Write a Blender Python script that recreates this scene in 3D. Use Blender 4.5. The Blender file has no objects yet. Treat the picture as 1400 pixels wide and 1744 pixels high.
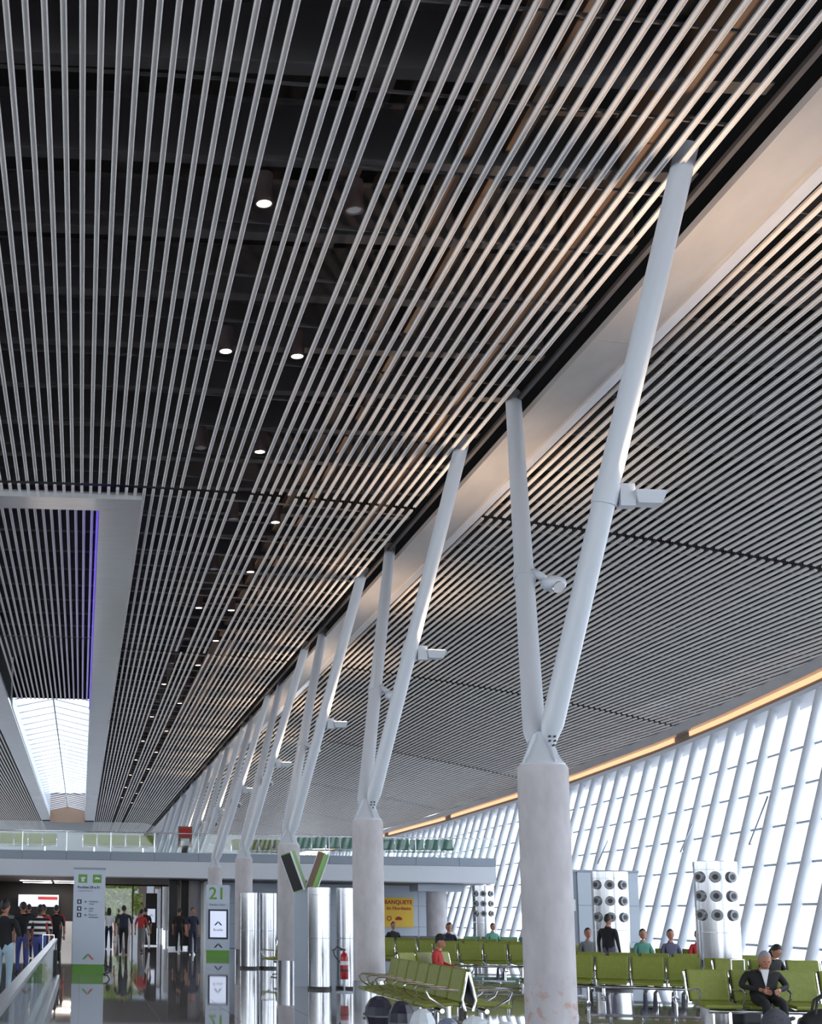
import bpy, bmesh, math, random
from mathutils import Vector, Matrix, Quaternion
random.seed(7)
SC = bpy.context.scene
COL = SC.collection
R = math.radians

# ------------------------------------------------------------------ camera
FPX, PPX, PPY, EYE = 2300.0, 246.0, 1148.0, 1.6          # focal length and principal point in pixels of 1400x1744
def _n(v): return Vector(v).normalized()
Yc = _n(((138-PPX)/FPX, (1548-PPY)/FPX, 1.0))            # the hall's axis as seen by the camera
P2 = Vector(((1138-PPX)/FPX, (1548+15.6-PPY)/FPX, 1.0))  # a second point of the horizon
Zc = Yc.cross(P2).normalized()
if Zc.y > 0: Zc = -Zc
Xc = Yc.cross(Zc)
right = Vector((Xc.x, Yc.x, Zc.x)); down = Vector((Xc.y, Yc.y, Zc.y)); fwd = Vector((Xc.z, Yc.z, Zc.z))
camd = bpy.data.cameras.new('camera'); cam = bpy.data.objects.new('camera', camd); COL.objects.link(cam)
mw = Matrix.Identity(4)
for i in range(3):
    mw[i][0] = right[i]; mw[i][1] = -down[i]; mw[i][2] = -fwd[i]
mw[0][3], mw[1][3], mw[2][3] = 0.0, 0.0, EYE
cam.matrix_world = mw
camd.sensor_fit = 'HORIZONTAL'; camd.sensor_width = 36.0
camd.lens = FPX/1400*36
camd.shift_x = (700-PPX)/1400; camd.shift_y = (PPY-872)/1400
camd.clip_start = 0.05; camd.clip_end = 2000
SC.camera = cam

# ------------------------------------------------------------------ sky and exposure
W = bpy.data.worlds.new('overcast_sky'); SC.world = W; W.use_nodes = True
bg = W.node_tree.nodes['Background']
bg.inputs[0].default_value = (0.86, 0.93, 1.0, 1); bg.inputs[1].default_value = 1.0
SC.view_settings.view_transform = 'Standard'; SC.view_settings.look = 'None'
SC.view_settings.exposure = 2.3; SC.view_settings.gamma = 1.0
SC.view_settings.use_curve_mapping = False
SC.cycles.max_bounces = 8; SC.cycles.diffuse_bounces = 4; SC.cycles.glossy_bounces = 4; SC.cycles.transparent_max_bounces = 16
SC.cycles.use_adaptive_sampling = True; SC.cycles.adaptive_threshold = 0.03

# ------------------------------------------------------------------ materials
def mat(name, col, rough=0.5, metal=0.0, spec=0.5, noise=None, bump=None, emit=None, estr=0.0, coat=0.0):
    m = bpy.data.materials.new(name); m.use_nodes = True
    nt = m.node_tree; b = nt.nodes['Principled BSDF']
    b.inputs['Base Color'].default_value = (*col, 1); b.inputs['Roughness'].default_value = rough
    b.inputs['Metallic'].default_value = metal; b.inputs['Specular IOR Level'].default_value = spec
    b.inputs['Coat Weight'].default_value = coat
    if emit:
        b.inputs['Emission Color'].default_value = (*emit, 1); b.inputs['Emission Strength'].default_value = estr
    if noise:
        scale, amt, stretch = noise
        tc = nt.nodes.new('ShaderNodeTexCoord'); mp = nt.nodes.new('ShaderNodeMapping')
        mp.inputs['Scale'].default_value = stretch
        nz = nt.nodes.new('ShaderNodeTexNoise'); nz.inputs['Scale'].default_value = scale; nz.inputs['Detail'].default_value = 5
        rp = nt.nodes.new('ShaderNodeValToRGB')
        rp.color_ramp.elements[0].position = 0.3; rp.color_ramp.elements[1].position = 0.7
        rp.color_ramp.elements[0].color = (*[c*(1-amt) for c in col], 1)
        rp.color_ramp.elements[1].color = (*[min(1, c*(1+amt)) for c in col], 1)
        nt.links.new(tc.outputs['Object'], mp.inputs[0]); nt.links.new(mp.outputs[0], nz.inputs['Vector'])
        nt.links.new(nz.outputs['Fac'], rp.inputs[0]); nt.links.new(rp.outputs[0], b.inputs['Base Color'])
        if bump:
            bp = nt.nodes.new('ShaderNodeBump'); bp.inputs['Strength'].default_value = bump; bp.inputs['Distance'].default_value = 0.01
            nt.links.new(nz.outputs['Fac'], bp.inputs['Height']); nt.links.new(bp.outputs[0], b.inputs['Normal'])
    return m
M = {}
M['slat'] = mat('slat_paint', (0.80, 0.775, 0.775), 0.38, 0.0, 0.5)
M['carrier'] = mat('carrier_grey', (0.26, 0.25, 0.25), 0.5)
M['plenum'] = mat('plenum_black', (0.006, 0.006, 0.0065), 0.9)
M['beam'] = mat('beam_charcoal', (0.085, 0.08, 0.085), 0.7)
M['brown'] = mat('duct_brown', (0.20, 0.13, 0.09), 0.6)
M['band'] = mat('band_panel', (0.56, 0.53, 0.53), 0.22, 0.3, 0.5, noise=(3, 0.06, (1, 0.3, 1)))
M['frame'] = mat('frame_panel', (0.74, 0.75, 0.78), 0.16, 0.35, 0.5, noise=(4, 0.05, (0.3, 3, 1)))
M['white'] = mat('white_steel', (0.55, 0.585, 0.645), 0.32)
M['concrete'] = mat('cast_concrete', (0.49, 0.47, 0.495), 0.8, noise=(6, 0.12, (1, 1, 0.5)), bump=0.15)
M['steel'] = mat('brushed_steel', (0.56, 0.57, 0.60), 0.22, 1.0, noise=(40, 0.12, (1, 1, 0.02)))
M['chrome'] = mat('chrome', (0.82, 0.83, 0.85), 0.12, 1.0)
M['tile'] = mat('polished_granite', (0.42, 0.41, 0.43), 0.03, 0.38, 1.0, noise=(30, 0.12, (1, 1, 1)))
M['grout'] = mat('tile_joint', (0.14, 0.14, 0.14), 0.35)
M['floorfar'] = mat('polished_floor', (0.40, 0.39, 0.41), 0.03, 0.38, 1.0, noise=(30, 0.12, (1, 1, 1)))
M['apron'] = mat('apron_concrete', (0.62, 0.62, 0.60), 0.8, noise=(0.4, 0.08, (1, 1, 1)))
M['green'] = mat('olive_upholstery', (0.195, 0.225, 0.028), 0.55, noise=(25, 0.10, (1, 1, 1)))
M['brightgreen'] = mat('sign_green', (0.12, 0.32, 0.04), 0.45)
M['teal'] = mat('teal_upholstery', (0.10, 0.26, 0.19), 0.55)
M['greyseat'] = mat('grey_upholstery', (0.16, 0.16, 0.20), 0.6)
M['black'] = mat('black_plastic', (0.018, 0.018, 0.02), 0.45)
M['bluegrey'] = mat('parapet_grey', (0.28, 0.33, 0.40), 0.45)
M['fascia'] = mat('fascia_white', (0.60, 0.64, 0.70), 0.4)
M['panel'] = mat('wall_panel_grey', (0.46, 0.52, 0.60), 0.4)
M['panel2'] = mat('booth_dark_grey', (0.22, 0.25, 0.30), 0.45)
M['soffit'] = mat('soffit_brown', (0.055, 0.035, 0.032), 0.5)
M['darkwall'] = mat('dark_cladding', (0.02, 0.018, 0.018), 0.5)
M['signwhite'] = mat('sign_white', (0.50, 0.57, 0.68), 0.35)
M['ink'] = mat('sign_navy', (0.02, 0.025, 0.06), 0.5)
M['inkgrey'] = mat('sign_grey_ink', (0.12, 0.14, 0.20), 0.5)
M['red'] = mat('signal_red', (0.38, 0.012, 0.015), 0.3)
M['redcloth'] = mat('red_cloth', (0.42, 0.03, 0.03), 0.8)
M['yellow'] = mat('poster_yellow', (0.80, 0.52, 0.06), 0.5)
M['screen'] = mat('lit_screen', (0.5, 0.55, 0.7), 0.2, emit=(0.72, 0.80, 1.0), estr=0.12)
M['lamp'] = mat('lamp_glow', (1, 1, 1), 0.3, emit=(1.0, 0.88, 0.76), estr=4.0)
M['nozzle'] = mat('nozzle_grey', (0.22, 0.23, 0.25), 0.35, 0.3)
M['lampoff'] = mat('lamp_lens', (0.5, 0.5, 0.5), 0.1, 0.6)
M['can'] = mat('downlight_can', (0.10, 0.07, 0.07), 0.5)
M['led'] = mat('warm_led', (1, 0.7, 0.4), 0.4, emit=(1.0, 0.50, 0.24), estr=0.20)
M['blueled'] = mat('violet_led', (0.2, 0.15, 0.8), 0.4, emit=(0.12, 0.06, 0.60), estr=0.16)
M['uplens'] = mat('floodlight_lens', (1, 1, 1), 0.2, emit=(1.0, 0.80, 0.58), estr=3.0)
M['foliage'] = mat('leaf_green', (0.36, 0.44, 0.09), 0.6, noise=(3, 0.4, (1, 1, 1)))
M['bark'] = mat('bark', (0.10, 0.07, 0.05), 0.8)
M['pink'] = mat('pale_terracotta_render', (0.62, 0.42, 0.36), 0.7)
M['rubber'] = mat('black_rubber', (0.02, 0.02, 0.022), 0.5)
M['skin'] = mat('skin_tan', (0.42, 0.20, 0.13), 0.55)
M['skin2'] = mat('skin_brown', (0.18, 0.085, 0.055), 0.55)
M['hairblack'] = mat('hair_black', (0.012, 0.010, 0.010), 0.6)
M['hairgrey'] = mat('hair_grey', (0.26, 0.26, 0.30), 0.6)
M['clothblack'] = mat('cloth_black', (0.012, 0.012, 0.014), 0.85)
M['clothnavy'] = mat('cloth_navy', (0.018, 0.022, 0.05), 0.85)
M['clothgrey'] = mat('cloth_grey', (0.16, 0.17, 0.18), 0.85)
M['clothwhite'] = mat('cloth_white', (0.70, 0.72, 0.76), 0.85)
M['clothteal'] = mat('cloth_teal', (0.10, 0.28, 0.22), 0.85)
M['clothlilac'] = mat('cloth_slate', (0.10, 0.10, 0.16), 0.85)
M['denim'] = mat('denim_blue', (0.07, 0.10, 0.33), 0.85)
M['denimpale'] = mat('denim_pale', (0.36, 0.50, 0.60), 0.85)
M['bagblack'] = mat('bag_black', (0.014, 0.014, 0.018), 0.7)
M['baggrey'] = mat('bag_grey_weave', (0.06, 0.06, 0.075), 0.85, noise=(60, 0.5, (1, 1, 1)))
M['poufdark'] = mat('pouf_dark_vinyl', (0.03, 0.03, 0.05), 0.2)
M['poufwhite'] = mat('pouf_white_vinyl', (0.68, 0.74, 0.80), 0.25)
M['poufgrey'] = mat('pouf_grey_vinyl', (0.20, 0.24, 0.33), 0.22)

def glass_mat(name, tint, refl):
    m = bpy.data.materials.new(name); m.use_nodes = True; nt = m.node_tree
    for n in list(nt.nodes): nt.nodes.remove(n)
    o = nt.nodes.new('ShaderNodeOutputMaterial'); mx = nt.nodes.new('ShaderNodeMixShader')
    t = nt.nodes.new('ShaderNodeBsdfTransparent'); g = nt.nodes.new('ShaderNodeBsdfGlossy')
    t.inputs[0].default_value = (*tint, 1); g.inputs['Roughness'].default_value = 0.02
    lw = nt.nodes.new('ShaderNodeLayerWeight'); pw = nt.nodes.new('ShaderNodeMath'); pw.operation = 'POWER'; pw.inputs[1].default_value = 5.0
    ma = nt.nodes.new('ShaderNodeMath'); ma.operation = 'MULTIPLY_ADD'; ma.inputs[1].default_value = refl; ma.inputs[2].default_value = 0.03
    nt.links.new(lw.outputs['Facing'], pw.inputs[0]); nt.links.new(pw.outputs[0], ma.inputs[0]); nt.links.new(ma.outputs[0], mx.inputs[0])
    nt.links.new(t.outputs[0], mx.inputs[1]); nt.links.new(g.outputs[0], mx.inputs[2]); nt.links.new(mx.outputs[0], o.inputs[0])
    return m
M['glass'] = glass_mat('window_glass', (0.97, 0.985, 1.0), 0.45)
M['rail_glass'] = glass_mat('railing_glass', (0.92, 0.96, 0.96), 0.7)

def striped():
    m = mat('striped_knit', (0.7, 0.7, 0.72), 0.85); nt = m.node_tree; b = nt.nodes['Principled BSDF']
    tc = nt.nodes.new('ShaderNodeTexCoord'); sx = nt.nodes.new('ShaderNodeSeparateXYZ')
    mu = nt.nodes.new('ShaderNodeMath'); mu.operation = 'MULTIPLY'; mu.inputs[1].default_value = 7.5
    fr = nt.nodes.new('ShaderNodeMath'); fr.operation = 'FRACT'
    gt = nt.nodes.new('ShaderNodeMath'); gt.operation = 'GREATER_THAN'; gt.inputs[1].default_value = 0.55
    mx = nt.nodes.new('ShaderNodeMix'); mx.data_type = 'RGBA'
    mx.inputs[6].default_value = (0.015, 0.012, 0.014, 1); mx.inputs[7].default_value = (0.78, 0.78, 0.80, 1)
    nt.links.new(tc.outputs['Object'], sx.inputs[0]); nt.links.new(sx.outputs['Z'], mu.inputs[0]); nt.links.new(mu.outputs[0], fr.inputs[0])
    nt.links.new(fr.outputs[0], gt.inputs[0]); nt.links.new(gt.outputs[0], mx.inputs[0]); nt.links.new(mx.outputs[2], b.inputs['Base Color'])
    return m
M['stripes'] = striped()
def scuffed():
    m = M['concrete'].copy(); m.name = 'cast_concrete_scuffed'; nt = m.node_tree; b = nt.nodes['Principled BSDF']
    src = b.inputs['Base Color'].links[0].from_socket
    tc = nt.nodes.new('ShaderNodeTexCoord'); nz = nt.nodes.new('ShaderNodeTexNoise'); nz.inputs['Scale'].default_value = 9; nz.inputs['Detail'].default_value = 6
    sx = nt.nodes.new('ShaderNodeSeparateXYZ'); nt.links.new(tc.outputs['Object'], nz.inputs['Vector']); nt.links.new(tc.outputs['Object'], sx.inputs[0])
    mr = nt.nodes.new('ShaderNodeMapRange'); mr.inputs[1].default_value = 1.05; mr.inputs[2].default_value = 0.75; nt.links.new(sx.outputs['Z'], mr.inputs[0])
    mr2 = nt.nodes.new('ShaderNodeMapRange'); mr2.inputs[1].default_value = 0.52; mr2.inputs[2].default_value = 0.62; nt.links.new(nz.outputs['Fac'], mr2.inputs[0])
    mu = nt.nodes.new('ShaderNodeMath'); mu.operation = 'MULTIPLY'; nt.links.new(mr.outputs[0], mu.inputs[0]); nt.links.new(mr2.outputs[0], mu.inputs[1])
    mu2 = nt.nodes.new('ShaderNodeMath'); mu2.operation = 'MULTIPLY'; mu2.inputs[1].default_value = 0.55; nt.links.new(mu.outputs[0], mu2.inputs[0])
    mx = nt.nodes.new('ShaderNodeMix'); mx.data_type = 'RGBA'; mx.inputs[7].default_value = (0.42, 0.20, 0.13, 1)
    nt.links.new(mu2.outputs[0], mx.inputs[0]); nt.links.new(src, mx.inputs[6]); nt.links.new(mx.outputs[2], b.inputs['Base Color'])
    return m
M['scuffed'] = scuffed()

# ------------------------------------------------------------------ mesh helpers
class MB:
    def __init__(s): s.v = []; s.f = []; s.sm = []
    def add(s, vs, fs, smooth=False):
        o = len(s.v); s.v += [tuple(v) for v in vs]
        for f in fs: s.f.append([i+o for i in f]); s.sm.append(smooth)
        return s
    def box(s, x0, x1, y0, y1, z0, z1):
        return s.add([(x0,y0,z0),(x1,y0,z0),(x1,y1,z0),(x0,y1,z0),(x0,y0,z1),(x1,y0,z1),(x1,y1,z1),(x0,y1,z1)],
                     [(0,3,2,1),(4,5,6,7),(0,1,5,4),(1,2,6,5),(2,3,7,6),(3,0,4,7)])
    def cbox(s, c, d, rot=None):
        hx, hy, hz = d[0]/2, d[1]/2, d[2]/2; c = Vector(c)
        vs = [Vector(p) for p in [(-hx,-hy,-hz),(hx,-hy,-hz),(hx,hy,-hz),(-hx,hy,-hz),(-hx,-hy,hz),(hx,-hy,hz),(hx,hy,hz),(-hx,hy,hz)]]
        if rot is not None: vs = [rot @ v for v in vs]
        return s.add([v+c for v in vs], [(0,3,2,1),(4,5,6,7),(0,1,5,4),(1,2,6,5),(2,3,7,6),(3,0,4,7)])
    def tube(s, pts, rad, n=8, closed=False, caps=True):
        pts = [Vector(p) for p in pts]; m = len(pts)
        if not isinstance(rad, (list, tuple)): rad = [rad]*m
        base = len(s.v); up = None; rings = []
        for i, p in enumerate(pts):
            if closed: d = (pts[(i+1) % m]-pts[i-1])
            elif i == 0: d = pts[1]-p
            elif i == m-1: d = p-pts[i-1]
            else: d = (pts[i+1]-pts[i-1])
            d.normalize()
            if up is None:
                up = Vector((0,0,1)) if abs(d.z) < 0.9 else Vector((0,1,0))
            a = d.cross(up)
            if a.length < 1e-4: a = d.cross(Vector((1,0.2,0.1)))
            a.normalize(); b = a.cross(d).normalized(); up = b
            rings.append([p+(a*math.cos(2*math.pi*k/n)+b*math.sin(2*math.pi*k/n))*rad[i] for k in range(n)])
        vs = [v for r in rings for v in r]; fs = []
        for i in range(m if closed else m-1):
            j = (i+1) % m
            for k in range(n):
                k2 = (k+1) % n
                fs.append((i*n+k, i*n+k2, j*n+k2, j*n+k))
        s.add(vs, fs, True)
        if caps and not closed:
            s.add(rings[0], [tuple(range(n-1, -1, -1))]); s.add(rings[-1], [tuple(range(n))])
        return s
    def lathe(s, prof, n=24, c=(0,0,0), smooth=True):
        c = Vector(c); vs = []; fs = []
        for r, z in prof:
            for k in range(n):
                a = 2*math.pi*k/n; vs.append((c.x+r*math.cos(a), c.y+r*math.sin(a), c.z+z))
        for i in range(len(prof)-1):
            for k in range(n):
                k2 = (k+1) % n; fs.append((i*n+k, i*n+k2, (i+1)*n+k2, (i+1)*n+k))
        s.add(vs, fs, smooth)
        if prof[0][0] > 1e-4: s.add(vs[:n], [tuple(range(n-1, -1, -1))])
        if prof[-1][0] > 1e-4: s.add(vs[-n:], [tuple(range(n))])
        return s
    def prism(s, poly, axis, a0, a1):
        """poly in the plane across the axis, extruded from a0 to a1"""
        def P(p, a):
            if axis == 'Y': return (p[0], a, p[1])
            if axis == 'X': return (a, p[0], p[1])
            return (p[0], p[1], a)
        n = len(poly); vs = [P(p, a0) for p in poly]+[P(p, a1) for p in poly]
        fs = [tuple(range(n)), tuple(range(2*n-1, n-1, -1))]
        for k in range(n):
            k2 = (k+1) % n; fs.append((k, k+n, k2+n, k2))
        return s.add(vs, fs)
    def sphere(s, c, r, nu=12, nv=8, rot=None):
        c = Vector(c); r = Vector(r if isinstance(r, (tuple, list, Vector)) else (r, r, r)); vs = []; fs = []
        for i in range(nv+1):
            t = math.pi*i/nv
            for k in range(nu):
                a = 2*math.pi*k/nu
                v = Vector((r.x*math.sin(t)*math.cos(a), r.y*math.sin(t)*math.sin(a), r.z*math.cos(t)))
                if rot is not None: v = rot @ v
                vs.append(v+c)
        for i in range(nv):
            for k in range(nu):
                k2 = (k+1) % nu; fs.append((i*nu+k, (i+1)*nu+k, (i+1)*nu+k2, i*nu+k2))
        return s.add(vs, fs, True)
    def mesh(s, name, m):
        me = bpy.data.meshes.new(name); me.from_pydata(s.v, [], s.f)
        me.polygons.foreach_set('use_smooth', s.sm)
        me.materials.append(m if not isinstance(m, str) else M[m])
        bm = bmesh.new(); bm.from_mesh(me); bmesh.ops.remove_doubles(bm, verts=bm.verts, dist=1e-5)
        bmesh.ops.recalc_face_normals(bm, faces=bm.faces)
        for e in bm.edges:
            if len(e.link_faces) == 2 and e.calc_face_angle(0) > 0.75: e.smooth = False
        bm.to_mesh(me); bm.free()
        return me
    def build(s, name, m, parent=None, loc=(0,0,0), rz=0):
        return link(name, s.mesh(name, m), parent, loc, rz)

def link(name, me, parent=None, loc=(0,0,0), rz=0):
    o = bpy.data.objects.new(name, me); COL.objects.link(o)
    o.parent = parent; o.location = loc; o.rotation_euler = (0, 0, rz)
    return o
def empty(name, loc=(0,0,0), rz=0):
    o = bpy.data.objects.new(name, None); COL.objects.link(o); o.location = loc; o.rotation_euler = (0, 0, rz)
    o.empty_display_size = 0.2
    return o
def tag(o, label=None, cat=None, group=None, kind=None):
    if label: o['label'] = label
    if cat: o['category'] = cat
    if group: o['group'] = group
    if kind: o['kind'] = kind
    return o
def copy_tree(o, parent=None):
    c = o.copy(); COL.objects.link(c); c.parent = parent
    for ch in list(o.children): copy_tree(ch, c)
    return c
def round_box_mesh(name, d, m, bev=0.02, seg=2):
    bm = bmesh.new(); bmesh.ops.create_cube(bm, size=1)
    for v in bm.verts: v.co = Vector((v.co.x*d[0], v.co.y*d[1], v.co.z*d[2]))
    bmesh.ops.bevel(bm, geom=bm.edges[:], offset=bev, segments=seg, affect='EDGES', profile=0.5)
    me = bpy.data.meshes.new(name); bm.to_mesh(me); bm.free(); me.materials.append(M[m])
    return me
FONT_CACHE = {}
def text(body, size, m, parent, loc, rot=(R(90), 0, 0), align='CENTER', ext=0.003, name='lettering', bold=0.0):
    c = bpy.data.curves.new(name, 'FONT'); c.body = body; c.size = size; c.align_x = align; c.align_y = 'CENTER'
    c.extrude = ext; c.offset = bold; c.resolution_u = 3; c.materials.append(M[m])
    t = bpy.data.objects.new(name, c); COL.objects.link(t)
    me = bpy.data.meshes.new_from_object(t.evaluated_get(bpy.context.evaluated_depsgraph_get()))
    bpy.data.objects.remove(t); me.materials.clear(); me.materials.append(M[m]); me.name = name
    o = link(name, me, parent, loc); o.rotation_euler = rot
    return o

# ------------------------------------------------------------------ the hall's geometry (X across, Y along, Z up)
AX = -1.35                                                   # the hall's centre line
def zc(x): return 9.6 - 0.0053*(x-AX)**2                     # ceiling height: a shallow vault across the hall
XW = [(-60, 9.0), (0, 13.6), (20, 16.3), (31.4, 17.8), (37.7, 18.5), (43.2, 19.0), (53, 19.6), (61.5, 19.85), (75.8, 20.3), (92, 20.5), (160, 21.0)]
def xw(y):                                                   # head of the glass wall, bowed in plan
    for (y0, x0), (y1, x1) in zip(XW, XW[1:]):
        if y <= y1: return x0+(x1-x0)*(y-y0)/(y1-y0)
    return XW[-1][1]
LEAN = 0.30                                                  # the glass wall leans outward
JY = [8.6+16.3*i for i in range(10)]                         # joints of the slat panels

# ------------------------------------------------------------------ floor
fl = MB().box(-26, 30, -60, 165, -0.20, -0.012).build('floor', 'grout'); tag(fl, kind='structure')
TX, TY = 1.2, 1.2
tile_me = MB().box(0.004, TX-0.004, 0.004, TY-0.004, -0.012, 0.0).mesh('floor_tile', 'tile')
for i in range(-3, 8):
    for j in range(9, 36):
        link('floor_tile', tile_me, fl, (i*TX, j*TY, 0))
mb = MB()                                                    # the rest of the paving, beyond reach
for x0, x1, y0, y1 in [(-26, -3*TX, -60, 165), (8*TX, 30, -60, 165), (-3*TX, 8*TX, -60, 9*TY), (-3*TX, 8*TX, 36*TY, 165)]:
    mb.box(x0, x1, y0, y1, -0.012, 0.0)
o = mb.build('paving', 'floorfar', fl); tag(o, kind='stuff')
ap = MB().box(-300, 300, -200, 500, -0.6, -0.25).build('apron_ground', 'apron'); tag(ap, 'pale concrete apron outside the glass wall', 'ground', kind='structure')

# ------------------------------------------------------------------ ceiling: black plenum, beams, slats
SKX0, SKX1, SKY0, SKY1 = -2.95, 0.15, 54.0, 121.0            # the skylight's opening
mb = MB()
RZ = 11.6
for x0, x1, y0, y1 in [(-24, SKX0-0.1, -60, 160), (SKX1+0.1, 7.0, -60, 160), (SKX0-0.1, SKX1+0.1, -60, SKY0), (SKX0-0.1, SKX1+0.1, SKY1, 160)]:
    mb.box(x0, x1, y0, y1, RZ, RZ+0.2)
for ya, yb in zip(range(-60, 160, 10), range(-50, 170, 10)):
    NR = 6
    for q in range(NR):
        pts = []
        for (yy, fr) in ((ya, q/NR), (ya, (q+1)/NR), (yb, (q+1)/NR), (yb, q/NR)):
            xr = xw(yy)+0.1; xx = 7.0+(xr-7.0)*fr
            pts.append((xx, yy, zc(xx)+0.25+(RZ-zc(7.0)-0.25)*(1-fr)))
        mb.add(pts+[(x, y, z+.25) for x, y, z in pts], [(0,3,2,1),(4,5,6,7),(0,1,5,4),(1,2,6,5),(2,3,7,6),(3,0,4,7)])
ceil = mb.build('ceiling', 'plenum'); tag(ceil, kind='structure')

SP, SW, SD = 0.173, 0.060, 0.045
prof = [(-SW/2, SD), (-SW/2, 0.012), (-SW/2+0.009, 0.0), (-0.017, 0.0), (-0.014, 0.014), (0.014, 0.014), (0.017, 0.0), (SW/2-0.009, 0.0), (SW/2, 0.012), (SW/2, SD)]
def slat_mesh(L): return MB().prism(prof, 'Y', 0, L).mesh('slat', 'slat')
FULL = slat_mesh(16.3-0.24)
gapA, gapB, gapC = 11, 17, 22                                # missing slats where the downlights hang
def add_slat(x, y0, me=FULL, dz=0.0):
    o = link('slat', me, ceil, (x, y0+0.12, zc(x)+dz)); o.rotation_euler = (0, math.atan(0.0106*(x-AX)), 0); return o
stuff = MB()
def slat_stuff(x, y0, y1, dz=0.0):
    z = zc(x)+dz
    stuff.add([(x-SW/2, y0, z+SD), (x-SW/2, y0, z), (x+SW/2, y0, z), (x+SW/2, y0, z+SD), (x-SW/2, y1, z+SD), (x-SW/2, y1, z), (x+SW/2, y1, z), (x+SW/2, y1, z+SD)],
              [(0,1,2,3), (7,6,5,4), (0,4,5,1), (1,5,6,2), (2,6,7,3)])
RX0 = 7.62
for p in range(len(JY)-1):
    y0, y1 = JY[p], JY[p+1]
    gaps = (gapA, gapB) if p in (0,) else (gapB, gapC) if p in (1,) else (gapB-1, gapC-1)
    for k in range(-60, 37):
        x = k*SP
        if k in gaps: continue
        if p == 0:
            if k >= -11: add_slat(x, y0)
            elif x > -9.2: slat_stuff(x, y0+.12, y1-.12)
        else:
            if x > 1.02:
                if p <= 2: add_slat(x, y0)
                else: slat_stuff(x, y0+.12, y1-.12)
            elif -9.2 < x < -3.75: slat_stuff(x, y0+.12, y1-.12)
    k = 0
    while True:
        x = RX0+k*SP; k += 1
        if x > 20.4: break
        ys = y0+.12
        while ys < y1 and xw(ys)-0.25 < x: ys += 0.5
        if ys >= y1-0.3: continue
        if p == 0 and x < 14.2 or p in (1, 2) and ys < y0+0.2 and x < 18.0: add_slat(x, y0)
        else: slat_stuff(x, ys, y1-.12)
for y0, y1 in ((JY[1]+1.35, JY[2]), (JY[2], SKY0)):          # slats inside the skylight frame, before the glazing
    me = slat_mesh(y1-y0-0.24)
    for k in range(-16, 1):
        add_slat(k*SP+0.04, y0, me, 0.28)
for x in [AX-3.6-i*SP for i in range(24, 90)]:               # the far side of the hall
    slat_stuff(x, 8.7, 155)
for k in range(-22, 6): slat_stuff(k*SP, JY[1]+.13, 25.40)     # short ends before the skylight frame
o = stuff.build('slat_rows', 'slat', ceil); tag(o, kind='stuff')

for j, y in enumerate([8.9+1.73*i for i in range(20)]):      # transverse roof beams over the slats
    b = MB().box(-9, 6.9, y, y+0.02, 10.05, 10.75); b.box(-9, 6.9, y-0.09, y+0.11, 10.03, 10.05); b.box(-9, 6.9, y-0.09, y+0.11, 10.75, 10.77)
    for a, c in ((7.3, 10), (10, 13), (13, 15)):
        za, zb = zc(a)+0.35, zc(c)+0.3
        b.add([(a,y-.05,za),(c,y-.05,zb),(c,y+.05,zb),(a,y+.05,za),(a,y-.05,za+.45),(c,y-.05,zb+.45),(c,y+.05,zb+.45),(a,y+.05,za+.45)],
              [(0,3,2,1),(4,5,6,7),(0,1,5,4),(1,2,6,5),(2,3,7,6),(3,0,4,7)])
    b.build('roof_beam', 'beam', ceil)
for x, z0, z1, w, m in [(6.12, 10.0, 10.7, 0.22, 'brown'), (4.2, 10.15, 10.35, 0.13, 'brown'), (4.75, 10.25, 10.5, 0.18, 'brown'), (3.2, 10.9, 11.2, 0.3, 'beam'), (0.3, 10.9, 11.15, 0.25, 'beam')]:
    MB().box(x-w/2, x+w/2, 6, 60, z0, z1).build('roof_girder', m, ceil)
for p in range(0, 6):                                        # thin carriers the slats hang from
    for i in range(12):
        y = JY[p]+0.7+i*1.36
        m = MB()
        for x0, x1 in (((-4.0, 6.3) if p == 0 else (1.0, 6.3)), (7.55, xw(y)-0.3)):
            nn = 8
            for q in range(nn):
                a = x0+(x1-x0)*q/nn; c = x0+(x1-x0)*(q+1)/nn
                m.add([(a,y-.012,zc(a)+SD+.06),(c,y-.012,zc(c)+SD+.06),(c,y+.012,zc(c)+SD+.06),(a,y+.012,zc(a)+SD+.06),(a,y-.012,zc(a)+SD+.03),(c,y-.012,zc(c)+SD+.03),(c,y+.012,zc(c)+SD+.03),(a,y+.012,zc(a)+SD+.03)],
                      [(0,1,2,3),(7,6,5,4),(0,4,5,1),(1,5,6,2),(2,6,7,3),(3,7,4,0)])
        m.build('carrier_rail', 'beam' if p == 0 else 'carrier', ceil)  # first panel's carriers coloured darker to look unlit

# the wide pale band along the line of columns
bd = empty('trim_1', (0, 0, 0)); tag(bd, kind='structure')
for i in range(-4, 18):
    y0, y1 = 8.6+i*8.15, 8.6+(i+1)*8.15-0.012
    z = zc(6.9)-0.03
    MB().add([(6.68,y0,z),(7.30,y0,z-.06),(7.30,y1,z-.06),(6.68,y1,z),(6.68,y0,z+.10),(7.30,y0,z+.04),(7.30,y1,z+.04),(6.68,y1,z+.10)],
             [(0,3,2,1),(4,5,6,7),(0,1,5,4),(1,2,6,5),(2,3,7,6),(3,0,4,7)]).build('band_panel', 'band', bd)
    MB().box(7.30, 7.46, y0, y1, z-.10, z+.05).build('band_lip', 'band', bd)
    MB().box(6.44, 6.50, y0, y1, z+.10, z+.16).build('edge_rail', 'beam', bd)

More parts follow.
